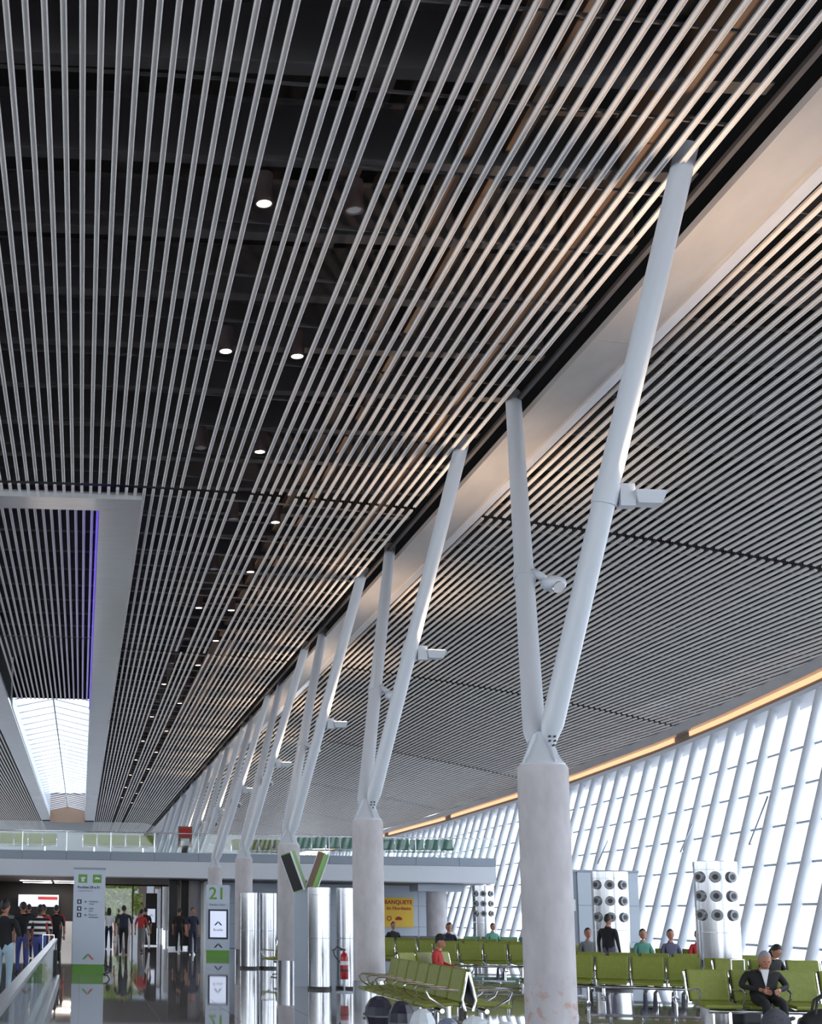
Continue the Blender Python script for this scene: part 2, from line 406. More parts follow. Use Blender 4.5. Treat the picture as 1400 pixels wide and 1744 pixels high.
# skylight frame, glazing and violet edge light
sf = empty('trim_2', (0, 0, 0)); tag(sf, kind='structure')
FZ = 9.50
def ring_piece(x0, x1, y0, y1): MB().box(x0, x1, y0, y1, FZ, FZ+0.14).build('frame_panel', 'frame', sf)
ring_piece(-3.80, 1.0, 25.42, 26.22)
for i in range(12):
    y0 = 26.235+i*8.0
    ring_piece(0.18, 1.0, y0, y0+7.985); ring_piece(-3.80, -2.98, y0, y0+7.985)
ring_piece(-3.80, 1.0, 122.3, 123.1)
MB().box(0.13, 0.17, 26.3, 54, FZ+0.02, FZ+0.42).build('edge_light', 'blueled', sf)
sk = empty('window_3', (0, 0, 0)); tag(sk, kind='structure')
MB().box(SKX0-0.08, SKX0, SKY0, SKY1, FZ+0.1, 11.8).build('side_wall', 'white', sk)
MB().box(SKX1, SKX1+0.08, SKY0, SKY1, FZ+0.1, 11.8).build('side_wall', 'white', sk)
MB().box(SKX0, SKX1, SKY0-0.1, SKY0, FZ+0.45, 11.8).build('end_wall', 'plenum', sk)
MB().box(SKX0, SKX1, SKY1, SKY1+0.1, FZ-0.35, 11.8).build('end_wall', 'brown', sk)
ridge = 10.55; xm = (SKX0+SKX1)/2
for i in range(34):
    y = SKY0+i*2.0
    m = MB(); m.tube([(SKX0, y, 10.2), (xm, y, ridge), (SKX1, y, 10.2)], 0.035, 6); m.build('glazing_bar', 'white', sk)
    for xa, za, xb, zb in ((SKX0, 10.2, xm, ridge), (xm, ridge, SKX1, 10.2)):
        MB().add([(xa,y+.03,za),(xb,y+.03,zb),(xb,y+1.97,zb),(xa,y+1.97,za),(xa,y+.03,za+.02),(xb,y+.03,zb+.02),(xb,y+1.97,zb+.02),(xa,y+1.97,za+.02)],
                 [(0,3,2,1),(4,5,6,7),(0,1,5,4),(1,2,6,5),(2,3,7,6),(3,0,4,7)]).build('pane', 'glass', sk)
MB().tube([(xm, SKY0, ridge-0.05), (xm, SKY1, ridge-0.05)], 0.04, 6).build('ridge_bar', 'white', sk)

# end wall of the hall, far away
we = MB().box(-24, 24, 158, 158.3, 0, 12).build('wall_back', 'fascia'); tag(we, kind='structure')

# ------------------------------------------------------------------ the leaning glass wall
wn = empty('window_1'); tag(wn, kind='structure')
DY = 1.45
ys = [2.0+DY*i for i in range(78)]
def gx(y, z): return xw(y)-LEAN*(zc(xw(y))-z)                # the glass plane
def ztop(y): return zc(xw(y))-0.85
mull = []
for y in ys:
    MB().tube([(gx(y, 0)-0.05, y, 0), (gx(y, ztop(y)+.25)-0.05, y, ztop(y)+.25)], 0.115, 10).build('mullion', 'white', wn)
rows = [0.05, 1.0, 1.95, 2.9, 3.85, 4.8, 5.75, 6.7]
for z in rows[1:-1]:
    m = MB()
    m.tube([(gx(y, z)+0.16, y, z) for y in ys], 0.035, 5); m.build('transom', 'bluegrey', wn)
npane = 0; far = MB()
order = [(y, r) for y in ys[17:-1] for r in range(7)]+[(y, r) for y in ys[:17] for r in range(7)]
for y, r in order:
    z0, z1 = rows[r]+.02, min(rows[r+1], ztop(y+DY))-.02
    q = []
    for d in (0.16, 0.18):
        q += [(gx(y+.02, z0)+d, y+.02, z0), (gx(y+DY-.02, z0)+d, y+DY-.02, z0), (gx(y+DY-.02, z1)+d, y+DY-.02, z1), (gx(y+.02, z1)+d, y+.02, z1)]
    F = [(0,3,2,1),(4,5,6,7),(0,1,5,4),(1,2,6,5),(2,3,7,6),(3,0,4,7)]
    if npane < 290: MB().add(q, F).build('pane', 'glass', wn); npane += 1
    else: far.add(q, F)
o = far.build('far_panes', 'glass', wn); tag(o, kind='stuff')
def sweep(name, m, pts, y0, y1, step, parent):
    b = MB(); n = max(1, round((y1-y0)/step)); L = len(pts)
    for i in range(n+1):
        y = y0+(y1-y0)*i/n; X = xw(y); Z = zc(X)
        b.v += [(X+dx, y, Z+dz) for dx, dz in pts]
    for i in range(n):
        for k in range(L):
            k2 = (k+1) % L; b.f.append([i*L+k, i*L+k2, (i+1)*L+k2, (i+1)*L+k]); b.sm.append(False)
    b.f += [list(range(L)), list(range(n*L+L-1, n*L-1, -1))]; b.sm += [False, False]
    return b.build(name, m, parent)
cv = empty('trim_3'); tag(cv, kind='structure')
sweep('cove_moulding', 'band', [(-0.42, 0.06), (-0.30, -0.16), (-0.18, -0.20), (-0.18, 0.10)], 2, 112, 2, cv)
for i in range(-1, 9):
    y0 = 3.0+i*16.3+8.2 if False else JY[0]+16.3*i+0.6
    if y0 < 2: continue
    sweep('led_strip', 'led', [(-0.20, -0.20), (-0.20, -0.34), (-0.16, -0.34), (-0.16, -0.20)], y0, y0+14.9, 1.5, cv)
sweep('cove_back', 'brown', [(-0.16, -0.10), (-0.16, -0.50), (-0.12, -0.50), (-0.12, -0.10)], 2, 112, 2, cv)
sweep('head_beam', 'white', [(-0.34, -0.50), (-0.34, -0.62), (0.0, -0.82), (0.16, -0.82), (0.16, -0.50)], 2, 112, 2, cv)

for y, z0, z1, d in ((38.0, 4.25, 3.45, 0.35), (32.6, 4.6, 3.4, 0.4), (46.0, 4.2, 3.4, 0.35)):   # opener rods on the glass wall
    MB().tube([(gx(y, z0)-.16, y, z0), (gx(y, z1)-d, y-.1, z1)], 0.022, 6).build('opener_rod', 'bluegrey', wn)
    MB().tube([(gx(y, z1)-d, y-.1, z1), (gx(y, z1)-.05, y+.3, z1+.05)], 0.018, 6).build('opener_rod', 'white', wn)
wl = empty('window_2'); tag(wl, kind='structure')             # the same wall on the other side of the hall
m = MB()
for y in ys[::2]:
    m.tube([(2*AX-gx(y, 0), y, 0), (2*AX-gx(y, 6.9), y, 6.9)], 0.115, 6)
o = m.build('mullion_row', 'white', wl); tag(o, kind='stuff')

# ------------------------------------------------------------------ branching columns
def make_column(k):
    y = 14.0+8.85*k; x = 4.83
    c = empty('branching_column', (x, y, 0))
    ordn = ['nearest', 'second nearest', 'third nearest', 'fourth nearest', 'fifth nearest', 'sixth nearest', 'seventh nearest', 'eighth nearest', 'ninth nearest', 'tenth nearest', 'farthest'][k]
    tag(c, f'{ordn} concrete column with two slanted white steel arms to the ceiling', 'column', 'branching columns along the hall')
    H = 3.16 if k < 5 else 2.9
    n = 40 if k < 3 else 20
    MB().lathe([(0.262, 0.50), (0.262, H-0.03), (0.25, H)], n).build('shaft', 'scuffed' if k == 0 else 'concrete', c)
    MB().lathe([(0.275, 0.0), (0.275, 0.50), (0.262, 0.505)], n).build('base_cladding', 'steel', c)
    if k < 5:
        cap = MB().lathe([(0.235, H), (0.235, H+0.02), (0.20, H+0.06), (0.085, H+0.27), (0.06, H+0.36)], 20).build('cap', 'white', c)
        for a in (0.3, 1.87, 3.44, 5.01):
            rt = Matrix.Rotation(a, 3, 'Z')
            g = MB(); q = [(0.05, H+.02), (0.235, H+.02), (0.235, H+.05), (0.11, H+.33), (0.05, H+.36)]
            vs = [rt @ Vector((r, s, z)) for s in (-.012, .012) for r, z in q]
            g.add(vs, [(0,1,2,3,4), (9,8,7,6,5), (0,5,6,1), (1,6,7,2), (2,7,8,3), (3,8,9,4)]); g.build('gusset_plate', 'white', cap)
        if k < 2:
            for bx, bz in ((-.02, .30), (.035, .30), (-.03, .25), (.025, .25), (0.0, .20)):
                MB().tube([(0.06+bx, -0.115-.10*(0.30-bz)/0.1*0.55, H+bz), (0.06+bx, -0.15-.10*(0.30-bz)/0.1*0.55, H+bz)], 0.012, 8).build('bolt', 'rubber', cap)
    nt = Vector((6.10+min(k, 5)*0.13-x, -1.26, 9.33)); ft = Vector((6.41+min(k, 4)*0.10-x, 5.30, 9.31))
    out = []
    for q, (base, top) in enumerate(((Vector((0.06, -0.02, H+0.24)), nt), (Vector((-0.06, 0.04, H+0.24)), ft))):
        d = (top-base); L = d.length; d.normalize(); e = top+d*0.25
        MB().tube([base, base+d*0.20, base+d*0.24, top, e], [0.075, 0.115, 0.118, 0.118, 0.118], 20 if k < 3 else 12).build('arm', 'white', c)
        if k < 8:
            t = 0.435 if q == 0 else 0.40
            p = base+d*(L*t); f = empty('floodlight', p); f.parent = c
            MB().tube([p*0-d*0.10, d*0.12], 0.135, 16).build('clamp', 'white', f)
            if q == 0:
                m = MB(); m.cbox((0.20, -0.03, -0.02), (0.16, 0.13, 0.24)); m.tube([(0.16, -0.03, 0.05), (0.30, -0.03, -0.02)], 0.045, 8); m.build('bracket', 'white', f)
                hd = MB(); hd.add([(0.26,-.16,.02),(0.60,-.16,.02),(0.60,.10,.02),(0.26,.10,.02),(0.30,-.12,-.11),(0.55,-.12,-.11),(0.55,.06,-.11),(0.30,.06,-.11)],
                                  [(0,1,2,3),(7,6,5,4),(0,4,5,1),(1,5,6,2),(2,6,7,3),(3,7,4,0)]); hd.build('head', 'white', f)
                MB().box(0.29, 0.57, -0.13, 0.07, 0.022, 0.03).build('lens', 'uplens', f)
                ld = bpy.data.lights.new('uplight', 'SPOT'); ld.energy = 120; ld.color = (1.0, 0.72, 0.47); ld.spot_size = R(125); ld.spot_blend = 0.8; ld.shadow_soft_size = 0.08
                lo = bpy.data.objects.new('uplight', ld); COL.objects.link(lo); lo.parent = f; lo.location = (0.30, -0.05, 0.10)
                lo.rotation_euler = (R(180), R(0), 0)
            else:
                m = MB(); m.tube([(0.08, -0.08, 0.05), (0.20, -0.16, -0.06)], 0.05, 8); m.build('bracket', 'white', f)
                hd = MB(); hd.sphere((0.28, -0.24, -0.14), (0.16, 0.15, 0.10), 14, 8); hd.build('head', 'white', f)
                ln = MB(); ln.tube([(0.30, -0.34, -0.20), (0.305, -0.36, -0.215)], 0.075, 14); ln.build('lens', 'lampoff', f)
    return c
for k in range(11): make_column(k)

# ------------------------------------------------------------------ downlights in the plenum
def downlight(x, y, lit, label):
    o = empty('downlight', (x, y, 0)); tag(o, label, 'lamp', 'ceiling downlights')
    z = zc(x)
    MB().lathe([(0.08, z+0.40), (0.105, z+0.38), (0.105, z+0.02), (0.085, z+0.02), (0.085, z+0.05)], 20).build('can', 'can', o)
    MB().lathe([(0.0, z+0.03), (0.088, z+0.028), (0.088, z+0.05), (0.0, z+0.052)], 20).build('lens', 'lamp' if lit else 'lampoff', o)
    if lit and y < 60:
        ld = bpy.data.lights.new('downlight_beam', 'SPOT'); ld.energy = 14; ld.color = (1.0, 0.84, 0.68); ld.spot_size = R(80); ld.spot_blend = 0.6; ld.shadow_soft_size = 0.07
        lo = bpy.data.objects.new('downlight_beam', ld); COL.objects.link(lo); lo.parent = o; lo.location = (0, 0, z-0.01)
ordw = ['first', 'second', 'third', 'fourth', 'fifth', 'sixth', 'seventh', 'eighth', 'ninth', 'tenth', 'eleventh', 'twelfth', 'thirteenth', 'fourteenth', 'fifteenth', 'sixteenth', 'seventeenth', 'eighteenth', 'nineteenth', 'twentieth', 'twenty-first', 'twenty-second']
def sidew(i): return 'left-hand' if i == 0 else 'right-hand'
n = 0
for j in range(22):
    y = 14.2+4.15*j
    if j < 3: xsr = (gapA*SP, gapB*SP)
    elif j < 7: xsr = (gapB*SP, gapC*SP)
    else: xsr = ((gapB-1)*SP, (gapC-1)*SP)
    for i, x in enumerate(xsr):
        lit = not (j == 0 and i == 1) and not (j in (2, 3, 4) and i == 0) and not (j in (6,) and i == 0) and not (j > 6 and (j+i) % 2)
        st = 'glowing round' if lit else 'unlit round'
        downlight(x, y, lit, f'{st} ceiling downlight, {ordw[j]} from the camera in the {sidew(i)} row')

# ------------------------------------------------------------------ mezzanine bridge across the hall
mz = empty('mezzanine', (0, 55, 0)); tag(mz, 'white mezzanine bridge with grey parapet crossing the hall', 'bridge', kind='structure')
X0, X1 = -22.0, 16.9
MB().box(X0, X1, 0.35, 14, 3.2, 3.86).build('deck', 'soffit', mz)
MB().add([(X0,0,2.90),(X1,0,2.90),(X1,0.35,2.86),(X0,0.35,2.86),(X0,0,3.55),(X1,0,3.55),(X1,0.35,3.55),(X0,0.35,3.55)],
         [(0,3,2,1),(4,5,6,7),(0,1,5,4),(1,2,6,5),(2,3,7,6),(3,0,4,7)]).build('fascia', 'fascia', mz)
MB().box(X0, X1, 0.35, 14, 2.86, 3.2).build('soffit', 'soffit', mz)
k = 0; x = X0
while x < X1-0.1:
    xe = min(x+1.78, X1); MB().box(x+.008, xe-.008, -0.03, 0.10, 3.56, 3.90).build('parapet_panel', 'bluegrey', mz)
    MB().box(x+.02, xe-.02, 0.03, 0.05, 3.92, 4.66).build('railing_pane', 'rail_glass', mz); x = xe
MB().tube([(X0, 0.04, 4.68), (X1, 0.04, 4.68)], 0.025, 8).build('handrail', 'steel', mz)
for i in range(22):
    MB().box(X0+i*1.78-.015, X0+i*1.78+.015, 0.0, 0.03, 3.9, 4.68).build('railing_post', 'steel', mz)
MB().box(-20, 16.9, 0.35, 14, 3.86, 3.90).build('deck_floor', 'floorfar', mz)

# grey panelled wall beneath the bridge and the dark passage to the left
wf = empty('wall_front', (0, 60, 0)); tag(wf, kind='structure')
MB().box(5.4, 16.2, 0.08, 0.4, 0, 2.86).build('wall_core', 'panel2', wf)
for x0, x1 in ((5.4, 7.3), (7.3, 9.3), (9.3, 11.4), (11.4, 13.0), (13.0, 14.9), (14.9, 16.2)):
    for z0, z1 in ((0.02, 1.05), (1.05, 1.95), (1.95, 2.85)):
        MB().box(x0+.008, x1-.008, 0, 0.08, z0+.008, z1-.008).build('wall_panel', 'panel', wf)
MB().box(5.4, 5.6, -4.6, 0.1, 0, 2.86).build('return_wall', 'panel', wf)
wr = MB().box(5.5, 5.9, 60.4, 69, 0, 2.86).build('wall_right', 'darkwall'); tag(wr, kind='structure')
wl2 = MB().box(-9.3, -9.0, 57, 69, 0, 2.86).build('wall_left', 'darkwall'); tag(wl2, kind='structure')
wps = MB().box(-9.0, -0.35, 67.6, 67.9, 0, 2.86).build('wall_added_dark', 'darkwall'); tag(wps, kind='structure')  # dark wall added to keep the left of the passage dark
dk = empty('door_1', (0, 69, 0)); tag(dk, kind='structure')  # glazed end of the passage
for x in [-9+1.45*i for i in range(11)]:
    MB().box(x-.03, x+.03, 0, .12, 0, 2.86).build('door_frame', 'black', dk)
for x in [-9+1.45*i for i in range(10)]:
    MB().box(x+.06, x+1.39, .05, .07, 0.02, 2.84).build('pane', 'glass', dk)
MB().box(-9, 5.6, 0, .12, 2.78, 2.86).build('door_head', 'black', dk)
wsd = MB().box(-11.4, -11.0, -20, 54, 0, 3.4).build('wall_added_unseen', 'darkwall'); tag(wsd, kind='structure')  # unseen wall, added so the steel has something dark to reflect
# round column with a flared head under the right end of the bridge
sc = empty('round_column', (15.0, 57.3, 0)); tag(sc, 'pale round column under the right end of the bridge', 'column')
MB().lathe([(0.42, 0), (0.42, 2.55)], 32).build('shaft', 'concrete', sc)
MB().cbox((0, 0, 2.7), (1.9, 1.5, 0.3)).build('capital', 'panel', sc)
for i, (x, y, r, m) in enumerate(((3.85, 57.4, 0.17, 'darkwall'), (4.45, 58.6, 0.19, 'darkwall'), (-4.6, 60.0, 0.5, 'darkwall'))):
    c = empty('pillar', (x, y, 0)); tag(c, ['dark square pillar in the passage behind the walking figure', 'dark square pillar next to the pale column in the passage', 'dark square pillar behind the crowd on the left'][i], 'pillar', 'dark pillars under the bridge')
    MB().box(-r, r, -r, r, 0.12, 2.86).build('shaft', m, c); MB().box(-r-.02, r+.02, -r-.02, r+.02, 0, 0.12).build('plinth', 'steel', c)
# lit strips in the soffit
for i, (x, y) in enumerate(((-2.05, 61), (-0.55, 61), (-2.1, 65.5), (-0.6, 65.5))):
    c = empty('strip_light', (x, y, 2.86)); tag(c, ['white strip light under the bridge, front left', 'white strip light under the bridge, front right', 'white strip light under the bridge, rear left', 'white strip light under the bridge, rear right'][i], 'lamp', 'strip lights under the bridge')
    MB().box(-.72, .72, -.35, .35, -.05, 0).build('housing', 'white', c); MB().box(-.68, .68, -.31, .31, -.06, -.05).build('diffuser', 'lamp', c)
# lit shop counter far down the passage
ct = empty('shop_counter', (-2.6, 66.2, 0)); tag(ct, 'bright white shop front far behind the crowd', 'shop')
MB().box(-2.2, 2.2, 0, 0.5, 0, 1.0).build('counter', 'white', ct)
MB().box(-0.45, 1.5, 0.5, 0.9, 1.68, 2.25).build('lightbox', 'screen', ct)
MB().box(0.5, 1.45, 0.46, 0.5, 2.02, 2.16).build('sign_strip', 'red', ct)

# outdoors beyond the passage: tree and building
def tree(x, y, label, h, seed):
    rnd = random.Random(seed); t = empty('garden_tree', (x, y, -0.25)); tag(t, label, 'tree')
    MB().tube([(0, 0, 0), (0.1, 0, 1.2), (0.0, 0.1, h*0.6)], [0.16, 0.12, 0.07], 8).build('trunk', 'bark', t)
    m = MB()
    for i in range(1400):
        c = Vector((rnd.gauss(0, 1), rnd.gauss(0, 1), rnd.gauss(0, 1))).normalized()*rnd.uniform(0.5, 1)
        p = Vector((c.x*1.5, c.y*1.4, h*0.66+c.z*h*0.36))
        a = Vector((rnd.uniform(-1, 1), rnd.uniform(-1, 1), rnd.uniform(-1, 1))).normalized()*0.16; b = a.cross(Vector((rnd.uniform(-1, 1), 1, 0.3))).normalized()*0.08
        m.add([p-a, p+b, p+a, p-b], [(0,1,2,3)])
    o = m.build('leaves', 'foliage', t); tag(o, kind='stuff')
tree(1.9, 75, 'bright green tree beyond the end of the passage', 3.6, 1)
ob = empty('terracotta_building', (5.5, 88, -0.25)); tag(ob, 'pale terracotta pavilion with white pilasters beyond the passage', 'building')
MB().box(-3.4, 3.4, 0.6, 4, 0, 4.2).build('wall', 'pink', ob)
for i in range(7): MB().box(-3.3+i*1.0, -2.85+i*1.0, -0.3, 0.5, 0, 4.0).build('pilaster', 'clothwhite', ob)
MB().box(-3.6, 3.6, -0.5, 4.2, 4.0, 4.5).build('cornice', 'fascia', ob)

# ------------------------------------------------------------------ steel air columns
def nozzle(parent, x, y, z, ang):
    n = empty('air_nozzle', (x, y, z), ang); n.parent = parent
    MB().tube([(0, 0.02, 0), (0, -0.06, 0)], [0.115, 0.10], 16).build('ring', 'nozzle', n)
    MB().tube([(0, -0.055, 0), (0, -0.068, 0)], 0.055, 12).build('opening', 'black', n)
def air_column(x, y, r, h, label, nz=True):
    c = empty('air_column', (x, y, 0)); tag(c, label, 'air column', 'stainless steel air columns')
    MB().lathe([(r, 0.02), (r, h*0.5-.004)], 40).build('lower_shell', 'steel', c)
    MB().lathe([(r, h*0.5+.004), (r, h-.16)], 40).build('upper_shell', 'steel', c)
    MB().lathe([(r+.004, h-.155), (r+.004, h), (r*.9, h+.01), (0.0, h+.01)], 40).build('top_collar', 'steel', c)
    MB().lathe([(r+.01, 0), (r+.01, .06)], 40).build('plinth', 'black', c)
    if nz:
        base = math.atan2(-x, y)
        for a in (-42, 0, 42):
            for z in (h-.30, h-.66, h-1.02):
                t = R(a)+math.atan2(x, y)*-1
                nozzle(c, r*math.sin(t), -r*math.cos(t), z, t)
    return c
air_column(12.30, 26.0, 0.40, 2.69, 'steel air column with nine nozzles behind the seated man in black')
air_column(12.05, 30.7, 0.40, 2.62, 'steel air column with nine nozzles in front of the grey booth')
air_column(14.85, 50.0, 0.39, 2.68, 'steel air column with nozzles at the far glass wall beside the yellow poster wall')
air_column(5.10, 29.2, 0.245, 2.13, 'left steel cylinder of the pair beside the second nearest column', False)
air_column(5.74, 29.4, 0.245, 2.13, 'right steel cylinder of the pair, partly hidden by the second nearest column', False)
air_column(4.83, 39.3, 0.255, 2.13, 'left steel cylinder of the farther pair, just right of the gate 21 sign', False)
air_column(5.40, 39.5, 0.255, 2.13, 'right steel cylinder of the farther pair next to the fourth nearest column', False)

# grey booth by the glass wall
bt = empty('grey_booth', (13.0, 36.0, 0)); tag(bt, 'grey panelled booth by the glass wall behind a steel column', 'booth')
MB().box(0, 1.9, 0, 2.6, 0, 2.78).build('core', 'panel2', bt)
for z0, z1 in ((0.02, 0.95), (0.95, 1.9), (1.9, 2.78)):
    MB().box(0.25, 1.9, -0.03, 0, z0+.006, z1-.006).build('panel', 'panel', bt)
MB().box(-0.02, 1.92, -0.05, 2.62, 2.78, 2.84).build('roof', 'bluegrey', bt)
MB().box(0.06, 0.18, -0.02, 0, 1.75, 2.05).build('notice', 'clothwhite', bt)

# ------------------------------------------------------------------ gate totems
def chevron(parent, x, y, z, s, cols=('brightgreen', 'red')):
    for sgn, cm in ((-1, cols[0]), (1, cols[1])):
        q = [(x+sgn*s*.05, z+s), (x+sgn*s, z), (x+sgn*s*.58, z), (x+sgn*s*.05, z+s*.58)]
        MB().add([(a, y, b) for a, b in q]+[(a, y-.004, b) for a, b in q], [(0,1,2,3), (7,6,5,4), (0,4,5,1), (1,5,6,2), (2,6,7,3), (3,7,4,0)]).build('logo_wing', cm, parent)
t1 = empty('gate_totem', (0.20, 34.5, 0)); tag(t1, 'tall white gate totem with green base and direction list', 'sign')
MB().box(-.40, .40, 0, .16, .24, 2.58).build('panel', 'signwhite', t1)
MB().box(-.41, .41, -.01, .17, 2.58, 2.63).build('top_cap', 'bluegrey', t1)
MB().box(-.39, .39, -.01, .15, 0.0, .24).build('base', 'brightgreen', t1)
MB().tube([(.38, .02, .24), (.50, .0, .20), (.55, -.02, .12), (.50, .0, .03), (.38, .02, 0.01)], .018, 8).build('bumper_rail', 'black', t1)
for x in (-.17, .19):
    ic = MB().box(x-.11, x+.11, -.006, 0, 2.25, 2.46).build('pictogram', 'brightgreen', t1)
    if x < 0:
        MB().lathe([(0.075, 0), (0.055, .03), (0, .04)], 12).build('symbol', 'clothwhite', ic).location = (x, -.006, 2.36)
        MB().box(x-.035, x+.035, -.010, -.006, 2.28, 2.36).build('symbol', 'clothwhite', ic)
    else:
        MB().add([(x-.08, -.010, 2.345), (x+.08, -.010, 2.345), (x+.06, -.010, 2.375), (x-.02, -.010, 2.40), (x-.05, -.010, 2.375)], [(0,1,2,3,4)]).build('symbol', 'clothwhite', ic)
text('Portões 29 a 31', .088, 'ink', t1, (-.30, -.006, 2.14), align='LEFT', bold=.002)
text('Gates 29 to 31', .06, 'inkgrey', t1, (-.28, -.006, 2.05), align='LEFT')
for i, (z, a, b) in enumerate(((1.78, 'Sanitários', 'Toilets'), (1.61, 'Lojas', 'Shops'), (1.45, 'Praça de', 'Alimentação'))):
    sq = MB().box(-.30, -.19, -.006, 0, z-.055, z+.055).build('pictogram', 'ink', t1)
    MB().box(-.265, -.225, -.009, -.006, z-.03, z+.03).build('symbol', 'clothwhite', sq)
    MB().add([(-.13, -.004, z), (-.08, -.004, z+.03), (-.08, -.004, z+.01), (-.05, -.004, z+.01), (-.05, -.004, z-.01), (-.08, -.004, z-.01), (-.08, -.004, z-.03)], [(0,1,2,3,4,5,6)]).build('arrow', 'inkgrey', t1)
    text(a, .062, 'inkgrey', t1, (-.01, -.006, z+.01), align='LEFT'); text(b, .05, 'ink' if i == 2 else 'inkgrey', t1, (-.01, -.006, z-.055), align='LEFT')
chevron(t1, .0, -.003, .36, .15)

t2 = empty('gate_totem', (4.88, 48.75, 0)); tag(t2, 'white gate 21 totem with framed screen and green base', 'sign')
MB().box(-.42, .42, 0, .16, .23, 2.52).build('panel', 'signwhite', t2)
MB().box(-.40, .40, -.01, .15, 0, .23).build('base', 'brightgreen', t2)
text('21', .60, 'brightgreen', t2, (-.03, -.006, 2.20), bold=.008)
text('Portão | Gate', .10, 'inkgrey', t2, (-.02, -.006, 1.82))
MB().box(-.34, .36, -.03, 0, .62, 1.66).build('screen_frame', 'ink', t2)
s = MB().box(-.28, .30, -.036, -.03, .68, 1.60).build('screen', 'screen', t2)
chevron(s, .01, -.037, 1.10, .15, ('ink', 'ink')); text('Brasília', .12, 'ink', s, (.01, -.040, .94))
chevron(t2, .02, -.003, .32, .16, ('ink', 'ink'))

t3 = empty('info_kiosk', (3.18, 62.0, 0)); tag(t3, 'dark upright kiosk with a lit screen in the passage', 'kiosk')
MB().box(-.26, .26, 0, .3, 0.05, 2.35).build('cabinet', 'darkwall', t3); MB().box(-.30, .30, -.03, .33, 0, 0.05).build('foot', 'steel', t3)
s = MB().box(-.18, .18, -.02, 0, 1.05, 1.65).build('screen', 'screen', t3); chevron(s, 0, -.022, 1.33, .08, ('ink', 'ink'))

vt = empty('letter_totem', (5.03, 30.2, 0)); tag(vt, 'grey totem topped by two slanted green and black slabs', 'sign')
MB().box(-.30, .30, 0, .12, 0, 2.10).build('body', 'panel', vt)
for sgn, face in ((-1, 'black'), (1, 'brown')):
    rot = Matrix.Rotation(sgn*R(20), 3, 'Y') @ Matrix.Rotation(R(-26), 3, 'Z'); cpos = Vector((sgn*.26-.04, 0.05, 2.50))
    wd = .24 if sgn < 0 else .14
    sl = MB().cbox(cpos, (wd, .36, .86), rot).build('slab', 'brightgreen', vt)
    MB().cbox(cpos+rot @ Vector((0, -.186, 0)), (wd-.01, .012, .82), rot).build('face', face, sl)
    MB().cbox(cpos+rot @ Vector((wd/2+.008, -.17 if sgn < 0 else .16, 0)), (.03, .045, .90), rot).build('edge_trim', 'clothwhite', sl)
    MB().cbox(cpos+rot @ Vector((-wd/2-.006, -.17, 0)), (.014, .045, .90), rot).build('edge_trim', 'clothwhite', sl)

po = empty('poster', (14.0, 59.93, 0)); tag(po, 'yellow poster with red lettering on the grey wall', 'poster')
MB().box(-.66, .66, 0, .06, 1.02, 2.30).build('panel', 'yellow', po)
MB().box(-.86, -.67, -.02, .06, 1.04, 2.26).build('side_board', 'darkwall', po)
text('BANQUETE', .24, 'redcloth', po, (0, -.004, 2.10), bold=.006); text('do Nordeste', .21, 'redcloth', po, (0, -.004, 1.84), bold=.004)
MB().tube([(-.42+.09*math.cos(a*.52), -.006, 1.40+.09*math.sin(a*.52)) for a in range(12)], .02, 5, closed=True).build('ring_mark', 'redcloth', po)
MB().add([(-.14, -.006, 1.33), (.14, -.006, 1.33), (.16, -.006, 1.40), (.06, -.006, 1.48), (-.06, -.006, 1.48), (-.16, -.006, 1.40)], [(0,1,2,3,4,5)]).build('cap_mark', 'redcloth', po)

# ------------------------------------------------------------------ fire extinguishers
def extinguisher(x, y, label):
    e = empty('fire_extinguisher', (x, y, 0)); tag(e, label, 'extinguisher', 'fire extinguishers on stands')
    MB().lathe([(.17, 0), (.17, .02), (.03, .03), (.015, .04), (.015, .26)], 16).build('stand', 'panel', e)
    b = MB().lathe([(.0, .26), (.075, .265), (.085, .29), (.085, .70), (.06, .77), (.025, .80), (.025, .84)], 20).build('cylinder', 'red', e)
    MB().lathe([(.087, .42), (.087, .46)], 20).build('band', 'black', b); MB().lathe([(.087, .55), (.087, .63)], 20).build('label', 'clothwhite', b)
    MB().box(-.09, .03, -.015, .015, .84, .87).build('handle', 'black', e)
    MB().tube([(-.02, 0, .86), (-.14, 0, .92), (-.22, 0, .84), (-.20, 0, .74), (-.09, 0, .60)], .014, 8).build('hose', 'black', e)
extinguisher(5.42, 28.1, 'red fire extinguisher in front of the nearer steel cylinders')
extinguisher(5.72, 38.6, 'red fire extinguisher beside the farther steel cylinders')

